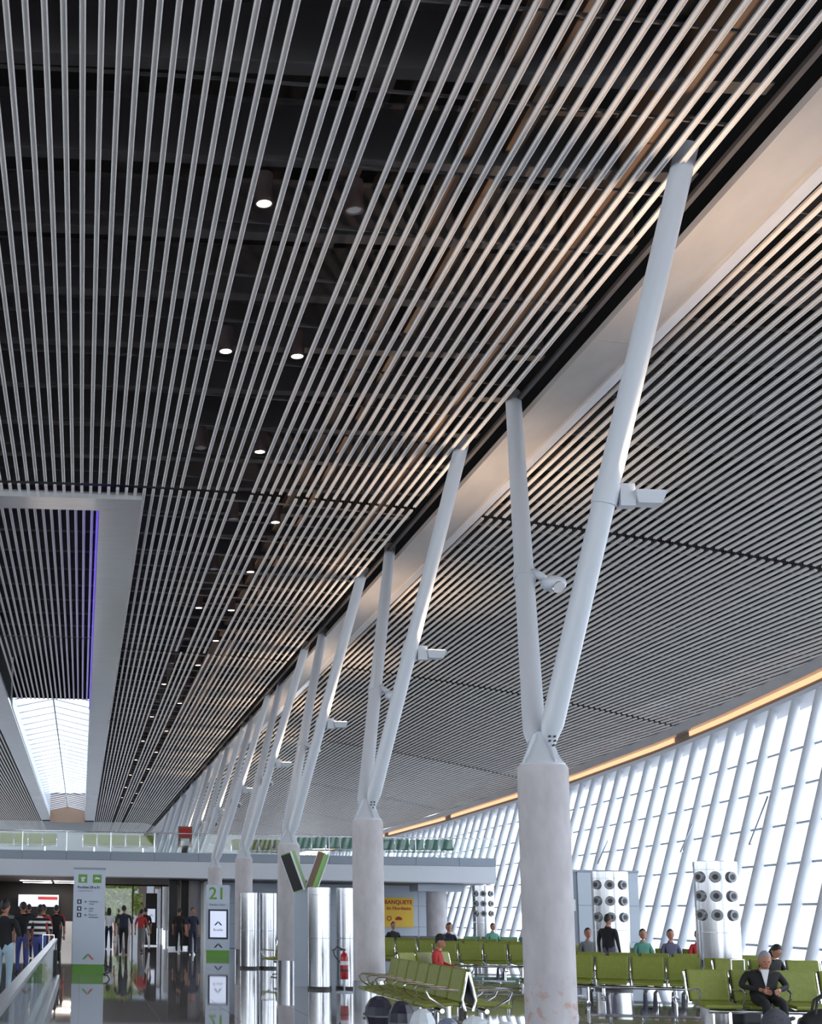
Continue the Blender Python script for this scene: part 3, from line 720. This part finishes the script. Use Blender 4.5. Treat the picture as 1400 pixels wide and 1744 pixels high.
# ------------------------------------------------------------------ bench seating
PITCH = 0.62
SEATME = {}
for key, g in (('green', 'green'), ('grey', 'greyseat'), ('teal', 'teal')):
    SEATME[key] = (round_box_mesh('seat_pan', (.52, .48, .05), g, .018), round_box_mesh('backrest', (.55, .055, .44), g, .022))
SHELL = round_box_mesh('back_shell', (.56, .02, .45), 'black', .008, 1)
arm = MB(); arm.tube([(0, .30, .36), (0, .26, .50), (0, .34, .86)], .017, 6)
arm.tube([(0, .22, .62), (0, -.16, .64), (0, -.22, .60), (0, -.18, .52), (0, .05, .38)], .016, 6)
ARM = arm.mesh('armrest', 'chrome')
lg = MB(); lg.tube([(0, .05, .33), (0, .05, .06)], .03, 8); lg.tube([(0, -.26, .03), (0, .05, .07), (0, .34, .03)], .025, 6)
LEG = lg.mesh('leg', 'chrome')
def bench(n, loc, rz, label, group, colour='green', shell=True):
    b = empty('beam_bench', loc, rz); tag(b, label, 'bench', group)
    pan, back = SEATME[colour]
    MB().tube([(-.1, .05, .34), (n*PITCH+.1-PITCH+.0, .05, .34)], .032, 8).build('beam', 'steel', b)
    for i in range(n):
        x = i*PITCH
        o = link('seat', pan, b, (x, 0, .43)); o.rotation_euler = (R(4), 0, 0)
        o = link('backrest', back, b, (x, .285, .68)); o.rotation_euler = (R(-13), 0, 0)
        if shell:
            s = link('back_shell', SHELL, o, (0, .035, 0))
    for i in range(n+1): link('armrest', ARM, b, ((i-.5)*PITCH, 0, 0))
    for x in ((0.3*PITCH, (n-1.3)*PITCH) if n < 6 else (0.3*PITCH, (n-1)/2*PITCH, (n-1.3)*PITCH)): link('leg', LEG, b, (x, 0, 0))
    return b
G = 'green beam benches in the waiting area'
bench(5, (8.82, 18.8, 0), R(-3), 'green bench at lower right where the man in black sits', G)
bench(5, (9.20, 25.2, 0), R(-24), 'green bench just right of the nearest column, second from front', G)
bench(6, (10.35, 27.4, 0), R(-14), 'green bench behind the second one, before the tall steel column', G)
bench(4, (11.6, 23.9, 0), R(-8), 'green bench behind the man in black at the right edge', G)
bench(7, (11.3, 31.9, 0), R(-10), 'green bench in front of the standing figure in black', G)
bench(8, (8.30, 37.2, 0), R(-4), 'long green bench behind the person in the red shirt', G)
bench(7, (9.2, 34.2, 0), R(-6), 'green bench between the nearest columns, right of the cap wearer', G)
bench(5, (9.6, 44.5, 0), R(0), 'grey bench in the back row below the yellow poster', G, 'grey')
bench(7, (9.2, 41.0, 0), R(-4), 'green bench two rows behind the red shirt', G)
bench(5, (13.1, 45.2, 0), R(-2), 'teal bench in the back row by the far steel column', G, 'teal')
bench(7, (4.76, 22.0, 0), R(-90), 'green bench running along the columns facing the walkway', G)
bench(7, (5.46, 18.28, 0), R(90), 'green bench back to back with the one facing the walkway, black backs showing', G)
bench(3, (6.3, 25.2, 0), R(45), 'short bench where the person in the red shirt and cap sits', G)
bench(2, (5.0, 35.2, 0), R(-60), 'short green bench behind the steel cylinder pair', G)
D = 'benches on the mezzanine'
bench(5, (0.32, 58.6, 3.9), 0, 'bright green bench on the mezzanine behind the glass railing', D, 'green', False)
bench(5, (-3.9, 58.6, 3.9), 0, 'dark green bench at the left end of the mezzanine', D)
bench(6, (8.9, 58.3, 3.9), R(-14), 'teal bench on the mezzanine right of the third nearest column', D, 'teal')
bench(5, (13.2, 58.3, 3.9), R(-14), 'teal bench at the right end of the mezzanine', D, 'teal')
bench(5, (7.0, 60.6, 3.9), 0, 'green bench on the mezzanine left of the third nearest column', D)
kq = empty('display_stand', (4.68, 62.0, 3.9)); tag(kq, 'red and black display stand on the mezzanine', 'stand')
MB().box(-.16, .16, 0, .2, 0, .55).build('post', 'darkwall', kq); MB().box(-.32, .32, -.04, .2, .55, 1.5).build('board', 'brown', kq)
MB().box(-.26, .26, -.06, -.04, 1.0, 1.42).build('face', 'redcloth', kq); MB().box(-.2, .2, -.06, -.04, .62, .94).build('face', 'clothwhite', kq)

# ------------------------------------------------------------------ ball stools
def pouf(x, y, r, h, m, label):
    p = empty('pouf_stool', (x, y, 0)); tag(p, label, 'stool', 'faceted ball stools')
    MB().lathe([(r*.45, 0.0), (r*.72, h*.14), (r*.98, h*.46)], 9, smooth=False).build('lower_body', m, p)
    MB().lathe([(r*.98, h*.50), (r*.90, h*.72), (r*.62, h*.92), (r*.25, h), (0, h)], 9, smooth=False).build('upper_body', m, p)
    MB().lathe([(r*.95, h*.46), (r*.95, h*.50)], 18).build('seam', 'clothgrey', p)
pouf(4.06, 18.6, .205, .50, 'poufdark', 'leftmost dark faceted stool in front of the long bench')
pouf(4.06, 17.3, .18, .52, 'poufdark', 'second dark faceted stool, right of the leftmost dark one')
pouf(4.05, 16.2, .165, .50, 'poufwhite', 'first white faceted stool next to the dark stools')
pouf(4.05, 15.1, .155, .48, 'poufgrey', 'grey faceted stool between two white ones')
pouf(4.05, 14.05, .18, .58, 'poufwhite', 'large white faceted stool right of the grey one')
pouf(4.08, 13.1, .185, .60, 'poufwhite', 'white faceted stool closest to the nearest column')

# ------------------------------------------------------------------ walkway balustrade at lower left
bl = empty('walkway_balustrade', (-0.57, 9, 0)); tag(bl, 'glass balustrade with metal rail beside the crowd at lower left', 'balustrade')
for i in range(14):
    MB().box(-.008, .008, i*1.6+.01, i*1.6+1.59, .12, .88).build('glass_panel', 'rail_glass', bl)
MB().box(-.05, .05, 0, 22.4, .88, .93).build('handrail', 'steel', bl)
MB().box(-.12, .12, 0, 22.4, 0, .12).build('kerb', 'steel', bl)

# ------------------------------------------------------------------ people
def skin_body(name, verts, edges, radii, mats, bone_mat, head, parent):
    me = bpy.data.meshes.new('tmp'); me.from_pydata(verts, edges, [])
    o = bpy.data.objects.new('tmp', me); COL.objects.link(o)
    md = o.modifiers.new('s', 'SKIN'); md.use_smooth_shade = True; md.branch_smoothing = 0.4
    for i, r in enumerate(radii):
        sv = me.skin_vertices[0].data[i]; sv.radius = r if isinstance(r, tuple) else (r, r); sv.use_root = (i == 0)
    ss = o.modifiers.new('d', 'SUBSURF'); ss.levels = 1; ss.render_levels = 1
    dg = bpy.context.evaluated_depsgraph_get()
    em = bpy.data.meshes.new_from_object(o.evaluated_get(dg)); bpy.data.objects.remove(o); bpy.data.meshes.remove(me)
    em.materials.clear()
    for m in mats: em.materials.append(M[m])
    V = [Vector(v) for v in verts]
    for p in em.polygons:
        c = p.center; best = None
        for e, mi in bone_mat:
            a, b = V[e[0]], V[e[1]]; d = b-a; t = max(0, min(1, (c-a).dot(d)/max(d.length_squared, 1e-9)))
            ds = (a+d*t-c).length
            if best is None or ds < best[0]: best = (ds, mi)
        p.material_index = best[1]; p.use_smooth = True
    bm = bmesh.new(); bm.from_mesh(em)
    hb = bmesh.new()
    for (vs, fs) in head:
        nv = [hb.verts.new(v) for v in vs]
        for f in fs:
            try:
                fc = hb.faces.new([nv[i] for i in f]); fc.material_index = 0; fc.smooth = True
            except ValueError: pass
    hm = bpy.data.meshes.new('h'); hb.to_mesh(hm); hb.free(); bm.from_mesh(hm); bpy.data.meshes.remove(hm)
    bmesh.ops.recalc_face_normals(bm, faces=bm.faces)
    bm.to_mesh(em); bm.free(); em.name = name
    return link(name, em, parent)

def person(x, y, rz, label, shirt, trousers, pose='stand', skin='skin', hair='hairblack', H=1.72, z=0.0, sleeve='short', hairlen=0, cap=None, tilt=0.0, group=None, width=1.0, inner=None, slouch=1.0):
    """figure facing local -Y"""
    s = H/1.72; P = empty('person', (x, y, z), rz); tag(P, label, 'person', group); P.scale = (s, s, s)
    w = width
    mats = [skin, shirt, trousers, 'black']
    if pose == 'sit':
        hipz = .50
        def Z(d): return hipz+d*slouch
        pel = (0, .02, hipz+.04)
        sp = [pel, (0, .04, Z(.20)), (0, .06, Z(.38)), (0, .05-.1*(1-slouch), Z(.50)), (0, .042-.16*(1-slouch), Z(.535)), (0, .03-.25*(1-slouch), Z(.60))]
        legs = [[(sg*.09*w, .0, hipz), (sg*.11, -.40, hipz-.02), (sg*.11, -.42, .09), (sg*.11, -.58, .045)] for sg in (-1, 1)]
        arms = [[(sg*.17*w, .05, Z(.47)), (sg*.25*w, .02, Z(.24)), (sg*.12, -.22, hipz+.14), (sg*.09, -.28, hipz+.13)] for sg in (-1, 1)]
    else:
        hipz = .92
        st = .16 if pose == 'walk' else .0
        sp = [(0, 0, hipz), (0, .0, hipz+.18), (0, .01, hipz+.36), (0, .02, hipz+.48), (0, .017, hipz+.515), (0, .01, hipz+.58)]
        legs = [[(sg*.09*w, 0, hipz-.06), (sg*.10, -st*sg-.02, .50), (sg*.10, -st*sg*1.2+(.08 if st and sg < 0 else .02), .09), (sg*.11, -st*sg*1.2-.13, .045)] for sg in (-1, 1)]
        if pose == 'phone':
            arms = [[(sg*.18*w, .03, hipz+.45), (sg*.26*w, .04, hipz+.18), (sg*.14, -.20, hipz+.24), (sg*.07, -.27, hipz+.28)] for sg in (-1, 1)]
        else:
            arms = [[(sg*.18*w, .02, hipz+.45), (sg*.24*w, .03+.06*sg*(st > 0), hipz+.18), (sg*.25*w, -.04+.10*sg*(st > 0), hipz-.06), (sg*.25*w, -.05+.11*sg*(st > 0), hipz-.14)] for sg in (-1, 1)]
    V = []; E = []; Rr = []; BM = []
    def chain(pts, rr, mi, start=None):
        prev = start
        for i, (p, r) in enumerate(zip(pts, rr)):
            V.append(p); Rr.append(r); k = len(V)-1
            if prev is not None: E.append((prev, k)); BM.append(((prev, k), mi[i]))
            prev = k
        return prev
    chain(sp, [(.155*w, .115), (.145*w, .11), (.175*w, .12), (.10, .08), (.062, .064), (.055, .058)], [1, 1, 1, 1, 1, 0])
    BM.append(((0, 1), 1))
    for L in legs: chain(L, [(.088*w, .095), .062, .042, (.042, .036)], [2, 2, 2, 3], 0)
    fm = 1 if sleeve == 'long' else 0
    tips = []
    for A in arms: chain(A, [.062, .044, .028, .026], [1, 1, fm, 0], 3 if False else 2); tips.append((Vector(A[-2]), Vector(A[-1])))
    # head
    nb = Vector(sp[-1]); rot = Matrix.Rotation(tilt, 3, 'X'); hc = nb+rot @ Vector((0, -.015, .108))
    hd = MB(); hd.sphere(hc, (.076, .095, .118), 16, 10, rot)
    hd.sphere(hc+rot @ Vector((0, -.055, -.068)), (.046, .040, .040), 10, 6, rot)        # jaw and chin
    hd.add([hc+rot @ Vector(v) for v in ((-.016, -.088, -.025), (.016, -.088, -.025), (0, -.118, -.028), (0, -.092, .022))], [(0,1,2), (0,2,3), (2,1,3), (0,3,1)])
    for sg in (-1, 1): hd.sphere(hc+rot @ Vector((sg*.077, .005, -.01)), (.012, .022, .032), 6, 5, rot)
    for a, b in tips:                                                                    # hands: palm, four fingers and a thumb
        d = (b-a).normalized(); side = d.cross(Vector((0, 1, 0)));
        if side.length < .1: side = Vector((1, 0, 0))
        side.normalize(); pn = side.cross(d)
        hd.sphere(b+d*.03, (.036, .036, .036), 8, 6)
        for fi, (off, ln) in enumerate(((-.027, .062), (-.009, .074), (.009, .070), (.027, .054))):
            q = b+d*.05+side*off
            hd.tube([q, q+d*ln*.5, q+d*ln+pn*.022], [.010, .009, .007], 5)
        hd.tube([b+side*.03+d*.01, b+side*.052+d*.03, b+side*.055+d*.06+pn*.01], [.012, .010, .008], 5)
    o = skin_body('body', V, E, Rr, mats, BM, [(hd.v, hd.f)], P)
    for sg in (-1, 1):
        ey = MB(); ey.sphere(hc+rot @ Vector((sg*.030, -.086, .012)), (.011, .008, .007), 6, 5); ey.build('eye', 'black', P)
    MB().cbox(hc+rot @ Vector((0, -.092, -.058)), (.044, .008, .009), rot).build('mouth', 'redcloth' if skin == 'skin' else 'skin', P)
    hr = MB(); n1, n2 = 16, 7; vs = []; fs = []
    for i in range(n2+1):
        for k in range(n1):
            a = 2*math.pi*k/n1; back = (1+math.sin(a))/2
            tmax = R(46)+R(76+(30 if hairlen else 0))*back; t = tmax*i/n2
            v = Vector((.084*math.sin(t)*math.cos(a), .104*math.sin(t)*math.sin(a)+.004, .127*math.cos(t)+.004))
            vs.append(hc+rot @ v)
    for i in range(n2):
        for k in range(n1): fs.append((i*n1+k, (i+1)*n1+k, (i+1)*n1+(k+1) % n1, i*n1+(k+1) % n1))
    hr.add(vs, fs, True)
    if hairlen:
        hr.sphere(hc+rot @ Vector((0, .05, -.08)), (.095, .06, .16), 12, 8, rot)
    hr.build('hair', hair, P)
    if cap:
        cp = MB(); cp.lathe([(.092, .02), (.098, .05), (.088, .10), (.055, .135), (0, .148)], 16, c=hc); cp.sphere(hc+Vector((0, -.145, .035)), (.08, .10, .014), 10, 5)
        cp.build('cap', cap, P)
    if inner:
        zz = sp[2][2]; yy = sp[2][1]-.128
        MB().add([(-.055, yy, zz+.13), (.055, yy, zz+.13), (.0, yy-.012, zz-.10), (-.05, yy+.03, zz+.13), (.05, yy+.03, zz+.13), (.0, yy+.02, zz-.10)], [(0,2,1), (3,4,5), (0,1,4,3), (1,2,5,4), (2,0,3,5)]).build('shirt_front', inner, P)
    return P
CR = 'people in the crowd by the walkway'
person(-1.32, 24.0, R(160), 'person at the left edge in black top and pale jeans, arms bent', 'clothblack', 'denimpale', 'phone', width=1.15, H=1.74, group=CR)
person(-1.42, 34.0, R(185), 'person in black top and blue jeans walking away in the crowd', 'clothblack', 'denim', 'walk', H=1.74, group=CR)
person(-0.98, 33.2, R(175), 'person in black and white striped shirt pulling a dark suitcase', 'stripes', 'denim', 'walk', skin='skin2', H=1.68, width=1.15, group=CR)
person(-1.05, 38.5, R(180), 'person in dark red top behind the striped shirt', 'redcloth', 'clothnavy', 'walk', H=1.7, group=CR)
person(-2.0, 37.0, R(190), 'person in grey top at the left of the crowd', 'clothgrey', 'clothnavy', 'walk', H=1.72, group=CR)
person(-2.15, 30.0, R(170), 'person in navy top behind the one at the left edge', 'clothnavy', 'clothblack', 'stand', H=1.66, group=CR)
person(-0.75, 42.0, R(180), 'person in black clothes farther along the walkway beside the totem', 'clothblack', 'clothblack', 'walk', H=1.7, group=CR)
person(-1.7, 45.0, R(180), 'person in navy clothes deep in the crowd', 'clothnavy', 'clothnavy', 'walk', H=1.72, group=CR)
person(-1.75, 41.0, R(185), 'person in black jacket left of the dark red top', 'clothblack', 'clothnavy', 'walk', H=1.76, sleeve='long', group=CR)
person(-1.3, 48.0, R(180), 'person in grey shirt far along the walkway', 'clothgrey', 'clothblack', 'walk', H=1.7, group=CR)
person(-2.35, 33.5, R(165), 'person in slate blue top and black trousers at the left of the crowd', 'clothlilac', 'clothblack', 'walk', H=1.7, skin='skin2', group=CR)
person(-0.85, 52.0, R(178), 'person in dark red far behind beside the white totem', 'redcloth', 'clothblack', 'walk', H=1.7, hairlen=1, group=CR)
person(1.55, 49.5, R(178), 'person in black walking away in the middle of the passage', 'clothnavy', 'clothblack', 'walk', H=1.74, width=1.2)
person(2.35, 53.0, R(150), 'person with red shirt and dark bag in the passage', 'redcloth', 'clothgrey', 'walk', H=1.62)
person(2.62, 55.5, R(190), 'person in dark clothes beside the lit kiosk', 'clothblack', 'clothwhite', 'walk', H=1.68)
person(1.15, 56.0, R(180), 'person in white top seen past the walking figure', 'clothwhite', 'clothnavy', 'walk', H=1.66, hairlen=1)
person(4.15, 50.8, R(20), 'person in dark navy standing by the gate 21 sign', 'clothnavy', 'clothnavy', 'stand', H=1.70)
person(3.85, 53.6, R(170), 'person in black between the dark pillars', 'clothblack', 'clothblack', 'stand', H=1.68)
person(6.75, 25.62, R(60), 'seated person in red shirt and black cap', 'redcloth', 'clothblack', 'sit', cap='clothblack', H=1.70, sleeve='long', slouch=.85)
person(11.7, 30.0, R(-50)+R(180), 'person in black jacket standing before the steel column by the booth', 'clothblack', 'clothlilac', 'stand', H=1.66, sleeve='long')
WA = 'people seated in the waiting area'
person(9.44, 18.68, R(-10), 'seated man in black suit and white shirt with grey hair', 'clothblack', 'clothblack', 'sit', hair='hairgrey', H=1.76, sleeve='long', tilt=R(22), inner='clothwhite', width=1.2, slouch=.72)
def sit_on(loc, rz, i, turn, label, shirt, **kw):
    c, sn = math.cos(rz), math.sin(rz); lx, ly = i*PITCH, -0.02
    person(loc[0]+c*lx-sn*ly, loc[1]+sn*lx+c*ly, rz+turn, label, shirt, 'clothnavy', 'sit', H=1.74, group=WA, **kw)
sit_on((11.6, 23.9), R(-8), 1, R(20), 'seated person with long black hair behind the man in the suit', 'clothblack', hairlen=1, slouch=.78, tilt=R(35))
for i, t, sh, lb in ((1, 5, 'clothgrey', 'seated person in grey left of the teal top'), (3, 0, 'clothteal', 'seated person in teal top by the glass wall'),
                     (4, 0, 'clothlilac', 'seated person in slate blue right of the teal top'), (5, 0, 'redcloth', 'seated person in dark red farthest right in the group')):
    sit_on((11.3, 31.9), R(-10), i, R(t), lb, sh, width=.85)
for loc, rz, i, t, sh, lb in (((9.6, 44.5), 0, 1, 10, 'clothblack', 'seated person in black below the yellow poster'), ((9.6, 44.5), 0, 4, -10, 'clothwhite', 'seated person in white in the back row'),
                     ((13.1, 45.2), R(-2), 1, 15, 'clothteal', 'seated person in teal on the teal bench'), ((13.1, 45.2), R(-2), 3, -15, 'clothblack', 'seated person in black at the end of the teal bench'),
                     ((9.2, 41.0), R(-4), 3, 0, 'clothnavy', 'seated person in navy two rows behind the red shirt')):
    sit_on(loc, rz, i, R(t), lb, sh)

# ------------------------------------------------------------------ luggage
def suitcase(x, y, rz, m, label, h=.62):
    s_ = empty('suitcase', (x, y, 0), rz); tag(s_, label, 'suitcase')
    o = link('shell', round_box_mesh('shell', (.40, .26, h), m, .05, 3), s_, (0, 0, h/2+.06))
    MB().tube([(-.13, .10, h), (-.13, .10, h+.38), (.13, .10, h+.38), (.13, .10, h)], .012, 6).build('pull_handle', 'chrome', s_)
    for wx in (-.15, .15):
        for wy in (-.09, .09): MB().tube([(wx-.015, wy, .035), (wx+.015, wy, .035)], .035, 10).build('wheel', 'rubber', s_)
suitcase(-0.72, 31.6, R(8), 'bagblack', 'dark suitcase pulled by the striped shirt')
suitcase(9.9, 20.2, R(20), 'bagblack', 'dark suitcase standing behind the front green bench')
db = empty('duffel_bag', (9.62, 17.5, 0), R(-12)); tag(db, 'black duffel bag with two handles at the lower right corner', 'bag')
m = MB(); m.sphere((0, 0, .24), (.33, .19, .24), 18, 10); m.build('body', 'bagblack', db)
for yy in (-.09, .09): MB().tube([(-.14, yy, .40), (-.10, yy*.8, .58), (0, yy*.5, .66), (.10, yy*.8, .58), (.14, yy, .40)], .018, 8).build('handle', 'rubber', db)
MB().cbox((0.06, -.185, .24), (.16, .02, .05), None).build('badge', 'denim', db)
bp = empty('backpack', (9.02, 17.6, 0), R(15)); tag(bp, 'grey woven backpack leaning beside the black duffel bag', 'bag')
m = MB(); m.sphere((0, 0, .22), (.22, .15, .25), 16, 10); m.build('body', 'baggrey', bp)
m = MB(); m.sphere((0, -.11, .15), (.15, .07, .12), 12, 8); m.build('pocket', 'baggrey', bp)
MB().tube([(-.05, .04, .44), (0, .05, .52), (.05, .04, .44)], .012, 6).build('grab_loop', 'rubber', bp)
